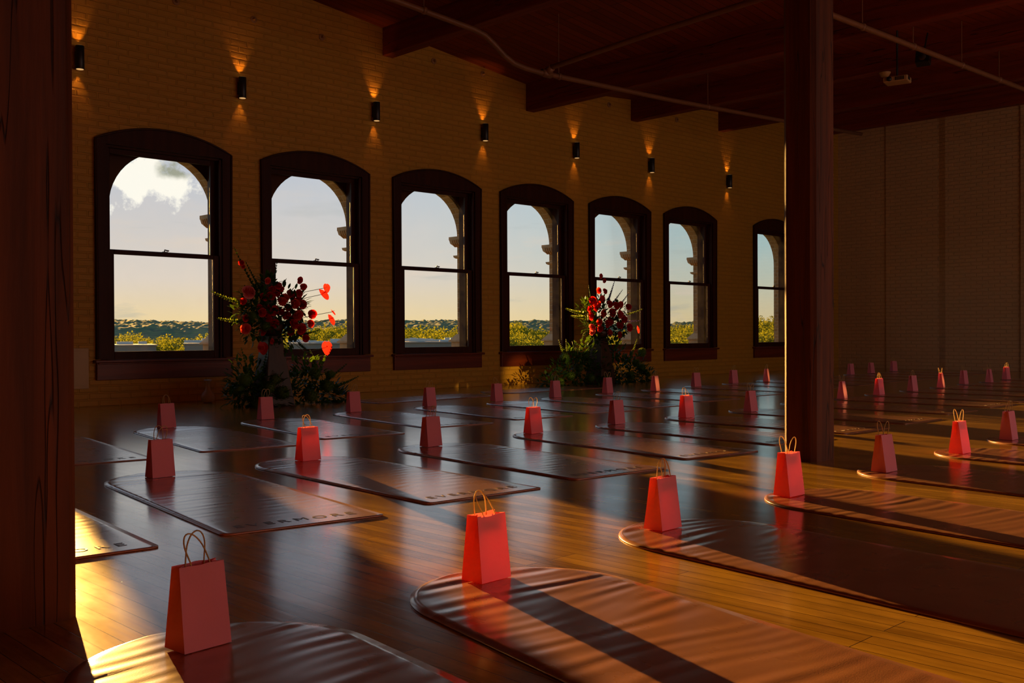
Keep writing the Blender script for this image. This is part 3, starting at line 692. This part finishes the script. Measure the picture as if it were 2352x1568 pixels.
# ------------------------------------------------------------------ flowers
def leaf(mb, base, direc, length, width, curl=.3, n_=4):
    d_ = Vector(direc).normalized(); sd = d_.cross(Vector((0, 0, 1)))
    if sd.length < .05: sd = Vector((1, 0, 0))
    sd.normalize(); up = sd.cross(d_); k = len(mb.v)
    for i in range(n_+1):
        t_ = i/n_; w_ = width*math.sin(PI*min(.97, .08+t_*.9))**.8*.5; p = Vector(base)+d_*length*t_ - up*curl*length*t_*t_
        mb.v += [p-sd*w_+up*w_*.25, p, p+sd*w_+up*w_*.25]
    for i in range(n_):
        a = k+i*3; mb.f += [(a, a+1, a+4, a+3), (a+1, a+2, a+5, a+4)]
def rose(mb, c, r, facing):
    q = Vector(facing).normalized().to_track_quat('Z', 'Y'); n_p = 17
    for p_ in range(n_p):
        t_ = p_/n_p; a0 = p_*2.4; rr = r*(.18+.82*t_); op = .25+1.0*t_; wd = .9+.35*t_
        k = len(mb.v); nu, nv = 4, 4
        for i in range(nv+1):
            v_ = i/nv
            for j in range(nu+1):
                u = -1+2*j/nu; a = a0+u*wd*(1-.2*v_); rad = rr*(math.sin(v_*PI*.5*min(1, .65+op*.35)))*(1-.08*u*u); z = r*(.95-.55*t_)*v_**1.2 - r*.25*t_*(v_**3)*1.4 - r*.35
                mb.v.append(Vector(c)+q @ Vector((rad*math.cos(a), rad*math.sin(a), z)))
        for i in range(nv):
            for j in range(nu): a = k+i*(nu+1)+j; mb.f.append((a, a+1, a+nu+2, a+nu+1))
def anthurium(mb, c, r, facing):
    q = Vector(facing).normalized().to_track_quat('Z', 'Y'); k = len(mb.v); n_ = 20; mb.v.append(Vector(c)+q @ Vector((0, r*.25, -r*.12)))
    for ring_ in (0.5, 1.0):
        for i in range(n_):
            a = 2*PI*i/n_; x = .85*math.sin(a)*(1+.12*math.cos(a)); y = (1.05*math.cos(a) - (.16 if abs(a-0) < .3 or a > 2*PI-.3 else 0) - (.35*max(0, -math.cos(a))**3))
            mb.v.append(Vector(c)+q @ Vector((x*r*ring_, y*r*ring_+r*.1*(1-ring_), r*(.38*ring_*ring_*(abs(math.sin(a))**2) + .18*ring_*math.cos(2*a+.6)))))
    for i in range(n_):
        j = (i+1) % n_; mb.f += [(k, k+1+i, k+1+j), (k+1+i, k+1+n_+i, k+1+n_+j, k+1+j)]
    mb.tube([Vector(c)+q @ Vector((0, .2*r, 0)), Vector(c)+q @ Vector((0, -.05*r, r*.5)), Vector(c)+q @ Vector((0, -.1*r, r*.8))], [r*.09, r*.08, r*.04], 6)
def spike(mb, base, tip, r, n_=14, bend=.1, rg=None):
    b, t__ = Vector(base), Vector(tip); ax = t__-b; sd = ax.normalized().orthogonal(); sd2 = ax.normalized().cross(sd)
    mb.tube([b, b+ax*.5+Vector((0, 0, -bend*ax.length*.3)), t__], [r*.16, r*.13, r*.06], 5)
    for i in range(n_):
        t_ = .25+.75*i/n_; c = b+ax*t_+Vector((0, 0, -bend*ax.length*.3*4*t_*(1-t_))); rr = r*(1.05-.75*t_)
        for j in range(5):
            a = 2*PI*j/5+i*.7; dv = (sd*math.cos(a)+sd2*math.sin(a))+ax.normalized()*.55
            leaf(mb, c, dv, rr*1.25, rr*1.05, -.35, 2)
        mb.ball(c, rr*.5, 1)
def hydrangea(mb, c, r, rg):
    mb.ball(c, r*.82, 2, nz=.25)
    for i in range(90):
        z = 1-2*(i+.5)/90; a = i*2.39996; s_ = math.sqrt(1-z*z); nv = Vector((s_*math.cos(a), s_*math.sin(a), z)); p = Vector(c)+nv*r*(.88+.14*rg.random())
        t1 = nv.orthogonal().normalized(); t2 = nv.cross(t1); k = len(mb.v); sz = r*.17; ro = rg.random()*2
        mb.v.append(p)
        for j in range(8):
            b = ro+j*PI/4; rr = sz*(1.0 if j % 2 else .45); mb.v.append(p+(t1*math.cos(b)+t2*math.sin(b))*rr + nv*(.25*sz if j % 2 else 0))
        for j in range(8): mb.f.append((k, k+1+j, k+1+(j+1) % 8))
def bushy(mb, c, r, count, rg, size, flat=1.0):
    for i in range(count):
        dv = Vector((rg.gauss(0, 1), rg.gauss(0, 1), rg.gauss(0, .8))).normalized(); rr = r*rg.random()**.4
        p = Vector(c)+Vector((dv.x*rr, dv.y*rr, dv.z*rr*flat)); 
        if p.z < .01: p.z = .012+rg.random()*.02
        leaf(mb, p, dv+Vector((rg.uniform(-.5, .5), rg.uniform(-.5, .5), rg.uniform(-.2, .7))), size*rg.uniform(.6, 1.2), size*rg.uniform(.35, .6), rg.uniform(-.1, .4), 3)

def arrangement(origin, label, spec, seed):
    """origin in metres on the floor; every position of spec is relative, x along the wall, y towards it, z up"""
    rg = random.Random(seed); root = empty('flower_arrangement', origin); tag(root, label, 'flower arrangement', None)
    one = lambda name, fn, m_: (lambda mb: (fn(mb), mb.build(name, m_, root, True)))(MB())
    H = spec['plinth']; mb = MB(); b_, t_ = .17, .075
    mb.add([(-b_, -b_, 0), (b_, -b_, 0), (b_, b_, 0), (-b_, b_, 0), (-t_, -t_, H), (t_, -t_, H), (t_, t_, H), (-t_, t_, H)], [(3, 2, 1, 0), (4, 5, 6, 7), (0, 1, 5, 4), (1, 2, 6, 5), (2, 3, 7, 6), (3, 0, 4, 7)])
    mb.build('plinth', 'plinth_wood', root, bevel=.006)
    mb = MB(); mb.lathe([(.06, 0), (.10, .03), (.12, .09), (.11, .13)], (0, 0, H), 20); mb.build('flower_bowl', 'plinth_wood', root, True)
    mb = MB()
    for (x, y, z, r, cnt) in spec['bush']: bushy(mb, (x, y, z), r, cnt, rg, .075)
    for (x, y, z) in spec['stems']: mb.tube([(0, 0, H+.05), (x*.5, y*.5, (z+H)*.5+.06), (x, y, z)], .004, 5)
    fo_ = mb.build('foliage', 'leaf_green', root, True); fo_['kind'] = 'stuff'
    for (x, y, z, r, m_, f) in spec['roses']: one('rose', lambda mb: rose(mb, (x, y, z), r, f), m_)
    for (x, y, z, r, f) in spec['anth']:
        a_ = one('anthurium', lambda mb: anthurium(mb, (x, y, z), r, f), 'petal_red')
        mb = MB(); mb.tube([(x, y+.01, z), (x*.6, y*.6, z-.05), (0, 0, H+.1)], .003, 5); mb.build('flower_stem', 'stem_green', root)
    for (a, b, r, m_) in spec['spikes']: one('flower_spike', lambda mb: spike(mb, a, b, r), m_)
    for (x, y, z, r) in spec['hyd']: one('hydrangea', lambda mb: hydrangea(mb, (x, y, z), r, rg), 'leaf_pale')
    return root
def px(x, z, y=0.0, o=7.62, yo=12.75): return ((x-o)*S, y, (z+1)*S)
A = lambda x, z, y=0.0: px(x, z, y)
cam_dir = (-.5, -.8, .1)
sp1 = dict(plinth=.72, stems=[], bush=[(*A(7.6, .25), .26, 300), (*A(7.75, .0), .17, 120), (*A(7.2, .35), .15, 90), (*A(8.0, .45), .14, 90), (*A(7.25, -.62), .25, 260), (*A(7.45, -.85, -.05), .26, 240), (*A(8.25, -.62, .05), .24, 220), (*A(8.5, -.85), .22, 200), (*A(8.75, -.93), .14, 120), (*A(7.05, -.85), .13, 80), (*A(7.95, -.8, .05), .22, 160), (*A(7.3, .1), .12, 70), (*A(8.0, .12, -.02), .12, 90)],
    roses=[], anth=[], spikes=[], hyd=[])
rg = random.Random(5)
def scatter_roses(A, pts, mats, y0=-.16):
    out = []
    for i, (x, z, r) in enumerate(pts):
        p = A(x, z, y0+rg.uniform(-.05, .05)); out.append((*p, r*1.3, mats[i % len(mats)], (rg.uniform(-.7, .1), -1, rg.uniform(-.2, .5))))
    return out
sp1['roses'] = scatter_roses(A, [(7.14, .62, .066)], ['petal_pink']) + scatter_roses(A, [(7.52, .58, .045), (7.62, .50, .045), (7.55, .36, .05), (7.72, .30, .04), (7.92, .30, .05), (7.84, .18, .05), (7.95, .10, .055), (7.08, .10, .05), (7.56, .18, .042), (7.12, .25, .035), (7.74, .55, .045), (7.92, .62, .04), (8.05, .46, .045), (7.86, .46, .045), (8.12, .32, .045), (7.3, .33, .042), (8.12, .18, .04), (8.03, -.03, .038), (7.92, .8, .035), (7.45, .78, .032), (7.62, .72, .035), (7.0, .48, .032), (8.05, .72, .035)], ['petal_red', 'petal_coral', 'petal_red'])
for k_ in range(26):
    a_, r_ = rg.uniform(0, 2*PI), rg.random()**.6
    sp1['roses'] += scatter_roses(A, [(7.66+.42*r_*math.cos(a_), .30+.40*r_*math.sin(a_), rg.uniform(.026, .04))], ['petal_red'], -.10)
sp1['bush'] += [(*A(7.85, .5), .18, 150), (*A(7.35, .45), .18, 150), (*A(7.6, .75), .12, 70)]
sp1['roses'] += [(*A(7.32, -.17, -.16), .05, 'petal_coral', (-.2, -1, .3)), (*A(7.10, 1.03, -.05), .038, 'petal_red', (-.3, -1, .4)), (*A(7.13, .98, -.05), .03, 'petal_red', (0, -1, .2))]
sp1['anth'] = [(*A(8.42, .62, -.08), .065, (.2, -.9, .8)), (*A(8.5, .72, -.06), .045, (-.3, -.9, .3)), (*A(8.55, .25, -.08), .055, (.3, -.9, .5)), (*A(8.6, .36, -.06), .035, (.5, -.6, .6)), (*A(8.5, -.17, -.06), .065, (-.5, -1, .3)), (*A(7.35, -.16, -.15), .06, (-.3, -1, .4))]
sp1['spikes'] = [(A(7.5, .45), A(6.98, 1.25, -.05), .032, 'leaf_green'), (A(7.55, .5), A(7.12, 1.05, -.1), .03, 'leaf_green'), (A(7.6, .5), A(7.72, 1.12, 0), .028, 'leaf_green'), (A(7.4, .4), A(6.62, .62, -.05), .034, 'leaf_pale'), (A(7.4, .2), A(6.72, .25, -.05), .034, 'leaf_pale'),
    (A(7.35, -.85), A(7.05, -.15, -.1), .034, 'leaf_pale'), (A(7.4, -.8), A(7.48, -.1, -.1), .03, 'leaf_green'), (A(7.5, -.8), A(7.75, -.25, -.05), .034, 'leaf_green'), (A(7.5, -.75), A(8.0, -.42, -.05), .03, 'leaf_green'), (A(7.3, -.75), A(6.78, -.6, -.1), .03, 'leaf_green'),
    (A(8.3, -.8), A(8.62, -.12, .02), .034, 'leaf_pale'), (A(8.3, -.8), A(8.95, -.42, .02), .034, 'leaf_green'), (A(8.3, -.7), A(8.3, -.35, 0), .03, 'leaf_green'), (A(8.6, -.8), A(9.15, -.62, 0), .028, 'leaf_green'), (A(8.05, -.0), A(8.35, .1, -.1), .024, 'leaf_green'), (A(8.0, -.05), A(8.2, -.25, -.1), .024, 'leaf_green')]
sp1['hyd'] = [(*A(7.05, -.6, -.16), .075), (*A(7.25, -.95, -.2), .08), (*A(7.55, -.62, -.14), .07), (*A(7.62, -.8, -.2), .08), (*A(7.02, -.75, -.1), .06), (*A(8.25, -.55, -.1), .07), (*A(8.45, -.75, -.12), .075), (*A(8.15, -.88, -.14), .08), (*A(7.4, -.72, -.2), .07), (*A(8.62, -.58, 0), .055), (*A(7.18, .28, -.16), .05), (*A(7.38, .14, -.16), .055)]
arrangement(h(7.62, 12.75, -1), 'tall arrangement of red roses and green spikes between the first two windows', sp1, 11)
A2 = lambda x, z, y=0.0: px(x, z, y, 15.55, 13.35)
sp2 = dict(plinth=.66, stems=[], bush=[(*A2(15.5, .45), .24, 260), (*A2(15.3, .15), .16, 120), (*A2(15.9, .2), .16, 120), (*A2(15.1, .55), .12, 70), (*A2(16.1, .5), .14, 90), (*A2(14.8, -.6), .3, 260), (*A2(14.4, -.8), .26, 220), (*A2(15.3, -.75), .28, 220), (*A2(16.2, -.7), .28, 220), (*A2(16.6, -.8), .26, 220), (*A2(14.0, -.92), .14, 90), (*A2(17.0, -.88), .16, 120), (*A2(15.8, -.9, -.1), .2, 130), (*A2(16.0, -.35), .2, 120), (*A2(15.0, -.35), .2, 120), (*A2(15.5, -.1), .18, 140), (*A2(16.2, .1), .1, 80)],
    roses=scatter_roses(A2, [(15.08, .68, .06), (15.25, .55, .055), (15.42, .72, .05), (15.55, .62, .05), (15.1, .38, .06), (15.38, .42, .06), (15.62, .45, .06), (15.75, .6, .055), (15.25, .25, .05), (15.5, .22, .055), (15.7, .28, .06), (15.9, .42, .06), (15.9, .2, .055), (16.05, .32, .05), (15.2, .88, .045), (15.42, .88, .04), (15.35, 1.08, .03), (15.4, 1.18, .035), (16.15, .58, .045), (16.2, .15, .055), (15.62, .05, .05), (15.85, .0, .045), (15.3, .12, .045), (15.95, .62, .045), (15.02, .52, .04)], ['petal_red', 'petal_red', 'petal_coral']) + scatter_roses(A2, [(15.02, .15, .055), (15.12, .06, .05)], ['petal_pink']),
    anth=[(*A2(16.65, .12, -.06), .05, (.3, -1, .2)), (*A2(15.18, .62, -.2), .045, (-.3, -1, .2))],
    spikes=[(A2(15.7, .5), A2(15.98, 1.12, -.02), .034, 'petal_blue'), (A2(15.75, .5), A2(16.28, .95, 0), .028, 'petal_blue'), (A2(15.9, .4), A2(16.5, .9, 0), .03, 'petal_blue'), (A2(15.9, .35), A2(16.95, .55, 0), .028, 'leaf_pale'), (A2(15.9, .3), A2(16.85, .3, 0), .026, 'petal_blue'), (A2(15.9, .2), A2(16.7, .14, 0), .026, 'leaf_green'),
            (A2(15.2, .4), A2(14.5, .52, 0), .04, 'leaf_pale'), (A2(15.2, .35), A2(14.65, .38, 0), .034, 'leaf_pale'), (A2(15.3, .5), A2(15.2, 1.0, 0), .025, 'leaf_green'),
            (A2(14.6, -.7), A2(14.3, -.08, 0), .036, 'leaf_pale'), (A2(14.6, -.7), A2(14.52, -.08, 0), .036, 'leaf_pale'), (A2(14.8, -.7), A2(14.82, -.12, 0), .036, 'leaf_pale'), (A2(14.8, -.6), A2(15.05, .05, 0), .034, 'leaf_pale'), (A2(16.4, -.7), A2(16.75, -.08, 0), .036, 'leaf_pale'), (A2(14.9, -.6), A2(15.25, -.2, 0), .03, 'leaf_green')],
    hyd=[(*A2(14.4, -.45, -.05), .075), (*A2(14.5, -.8, -.1), .07), (*A2(15.0, -.4, -.05), .06), (*A2(15.0, -.85, -.15), .075), (*A2(16.9, -.38, 0), .075), (*A2(16.6, -.6, -.05), .07), (*A2(16.3, -.85, -.12), .075), (*A2(14.2, -.9, -.1), .06), (*A2(16.9, -.7, 0), .07), (*A2(14.75, -.65, -.1), .07), (*A2(15.4, -.9, -.2), .07), (*A2(17.1, -.85, 0), .055)])
arrangement(h(15.55, 13.35, -1), 'flower arrangement of red roses with blue spikes before the fifth window', sp2, 12)

mb = MB(); mb.lathe([(.035, 0), (.065, .02), (.072, .06), (.06, .10), (.03, .14), (.02, .18), (.022, .22), (.045, .245), (.042, .248), (.018, .225)], (0, 0, 0), 24)
o = mb.build('vase', 'vase_ceramic', None, True); o.location = h(7.27, 14.0, -1); tag(o, 'small pale ceramic vase on the floor left of the first flowers', 'vase')

# ------------------------------------------------------------------ outside
GZ = -13.0
mb = MB(); mb.box((-900, 14, GZ-1), (3600, 2600, GZ)); tag(mb.build('ground', 'outside_ground'), 'low valley ground outside, far below the windows', 'ground', kind='structure')
# wooded hills: a terrain fan
vs = []; fs = []; NA, ND = 1300, 60
def ridge(s_):   # elevation of the skyline by direction (x/y)
    pts = [(.2, .017), (.42, .0178), (.52, .0152), (.64, .0176), (.70, .0184), (.79, .0176), (.87, .0168), (.98, .0138), (1.05, .0145), (1.2, .0122), (1.35, .0120), (1.40, .0138), (1.6, .0118), (2.2, .012)]
    for (a, b), (c_, d_) in zip(pts, pts[1:]):
        if s_ <= c_: return b+(d_-b)*(s_-a)/(c_-a)
    return pts[-1][1]
for i in range(NA+1):
    th = .16+(1.16-.16)*i/NA; s_ = math.tan(th)
    for j in range(ND+1):
        t_ = j/ND; rr = 700+1000*t_; e = ridge(s_) if s_ > .2 else .017
        prof = min(1, t_/.82); zz = GZ + (e*1520 - GZ + 0)*(prof*prof*(3-2*prof))
        x, y = rr*math.sin(th), rr*math.cos(th)
        zz += (prof**.7)*(3.4*noise.noise(Vector((x*.07, y*.07, 0))) + 2.3*noise.noise(Vector((x*.19, y*.19, 3))) + 6*noise.noise(Vector((x*.006, y*.006, 5)))) - 3
        vs.append((x, y, zz))
for i in range(NA):
    for j in range(ND): a = i*(ND+1)+j; fs.append((a, a+1, a+ND+2, a+ND+1))
tag(link('hills', mesh('hills', vs, fs, 'hill_woods', True)), 'long wooded hills along the horizon outside the windows', 'hills', kind='structure')

# broadleaf trees beyond the roofs
def crown_mesh(seed, n_clump=42, n_leaf=130):
    r = random.Random(seed); vs = []; fs = []
    for k in range(n_clump):
        a = r.uniform(0, 2*PI); z = r.uniform(-.75, 1.0); s_ = math.sqrt(max(0, 1-z*z*.9)); rad = r.uniform(.55, .95)
        c = Vector((math.cos(a)*s_*rad, math.sin(a)*s_*rad, z*.8)); cr = r.uniform(.2, .36)
        for q in range(n_leaf):
            dv = Vector((r.gauss(0, 1), r.gauss(0, 1), r.gauss(0, 1))).normalized(); p = c+dv*cr*r.random()**.35
            t1 = Vector((r.gauss(0, 1), r.gauss(0, 1), r.gauss(0, 1))).normalized(); t2 = dv.cross(t1).normalized(); t1 = (t1+dv*.4).normalized(); sz = r.uniform(.022, .05)
            b = len(vs); vs += [p-t1*sz, p-t2*sz*.6, p+t1*sz, p+t2*sz*.6]; fs.append((b, b+1, b+2, b+3))
    return mesh('crown', vs, fs, 'tree_leaves')
crowns = [crown_mesh(s_) for s_ in (1, 2, 3)]
mb = MB(); mb.tube([(0, 0, 0), (.1, 0, .5), (0, .05, 1)], [.3, .22, .12], 8); trunk_me = mesh('trunk', mb.v, mb.f, 'bark', True)
tops = [(.36, .001), (.42, .0013), (.46, -.001), (.52, -.001), (.58, .003), (.63, .006), (.68, .0085), (.74, .007), (.79, .006), (.83, .005), (.88, .0052), (.94, .009), (.975, .0105), (1.0, .005), (1.05, .003), (1.12, .0), (1.19, -.002), (1.27, .001), (1.33, .005), (1.39, .009), (1.46, .008), (1.55, .011), (1.61, .0145), (1.66, .0135), (1.74, .012)]
rt = random.Random(21)
def tree(s_, top, dist, r):
    th = math.atan(s_); zt = S + top*dist
    root = empty('broadleaf_tree', (dist*math.sin(th), dist*math.cos(th), GZ)); root.rotation_euler = (0, 0, rt.uniform(0, 6))
    tag(root, 'backlit green broadleaf tree in the belt below the wooded hills', 'tree', 'broadleaf trees outside the windows')
    c_ = link('crown', rt.choice(crowns), root); c_.location = (0, 0, zt-GZ-r*.8); c_.scale = (r, r, r*.9)
    t_ = link('trunk', trunk_me, root); t_.scale = (1, 1, zt-GZ-r*.8)
for (a, ta), (b, tb) in zip(tops, tops[1:]):
    n_ = 2
    for k in range(n_):
        f_ = (k+rt.random()*.6)/n_; s_ = a+(b-a)*f_; top = ta+(tb-ta)*f_
        tree(s_, top-rt.uniform(0, .0015), rt.uniform(190, 250), rt.uniform(6.0, 8.5))
    s_ = a+(b-a)*rt.random(); tree(s_, min(ta, tb)-.009, rt.uniform(130, 160), rt.uniform(5, 7))
    
for k in range(30):
    s_ = .38+1.35*(k+rt.random()*.5)/30; i_ = max(j for j in range(len(tops)) if tops[j][0] <= s_)
    tree(s_, min(tops[i_][1], tops[min(i_+1, len(tops)-1)][1])-.0035, rt.uniform(162, 176), rt.uniform(3.8, 4.6))

# flat roofed buildings just below the trees
def building(s0, s1, dist, elv, units, label):
    t0, t1 = math.atan(s0), math.atan(s1); mid = (t0+t1)/2; z = S+elv*dist; wdt = dist*(t1-t0)
    root = empty('low_building', (dist*math.sin(mid), dist*math.cos(mid), GZ), -mid); tag(root, label, 'building')
    mb = MB(); mb.box((-wdt/2, 0, 0), (wdt/2, 16, z-GZ)); mb.build('wall', 'building_wall', root)
    mb = MB(); mb.box((-wdt/2-.15, -.15, z-GZ), (wdt/2+.15, 16.15, z-GZ+.12)); mb.build('roof', 'roof_gravel', root)
    r = random.Random(int(s0*1000))
    for k in range(units):
        x = -wdt/2+wdt*(k+.5+r.uniform(-.3, .3))/units; y = r.uniform(1, 12); sz = r.uniform(.4, 1.0)
        mb = MB(); mb.box((x-sz, y-sz*.6, z-GZ+.12), (x+sz, y+sz*.6, z-GZ+.12+r.uniform(.2, .5))); mb.build('roof_unit', 'roof_metal', root, bevel=.03)
    return root
building(.36, .462, 118, -.0085, 5, 'low flat-roofed building seen bottom left in the first window')
building(.493, .53, 112, -.0075, 3, 'low flat roof seen bottom right in the first window')
building(.62, .735, 120, -.0078, 8, 'low flat roof with small units at the bottom of the second window')
building(.765, .90, 122, -.0072, 10, 'long flat roof with many units at the bottom of the third window')
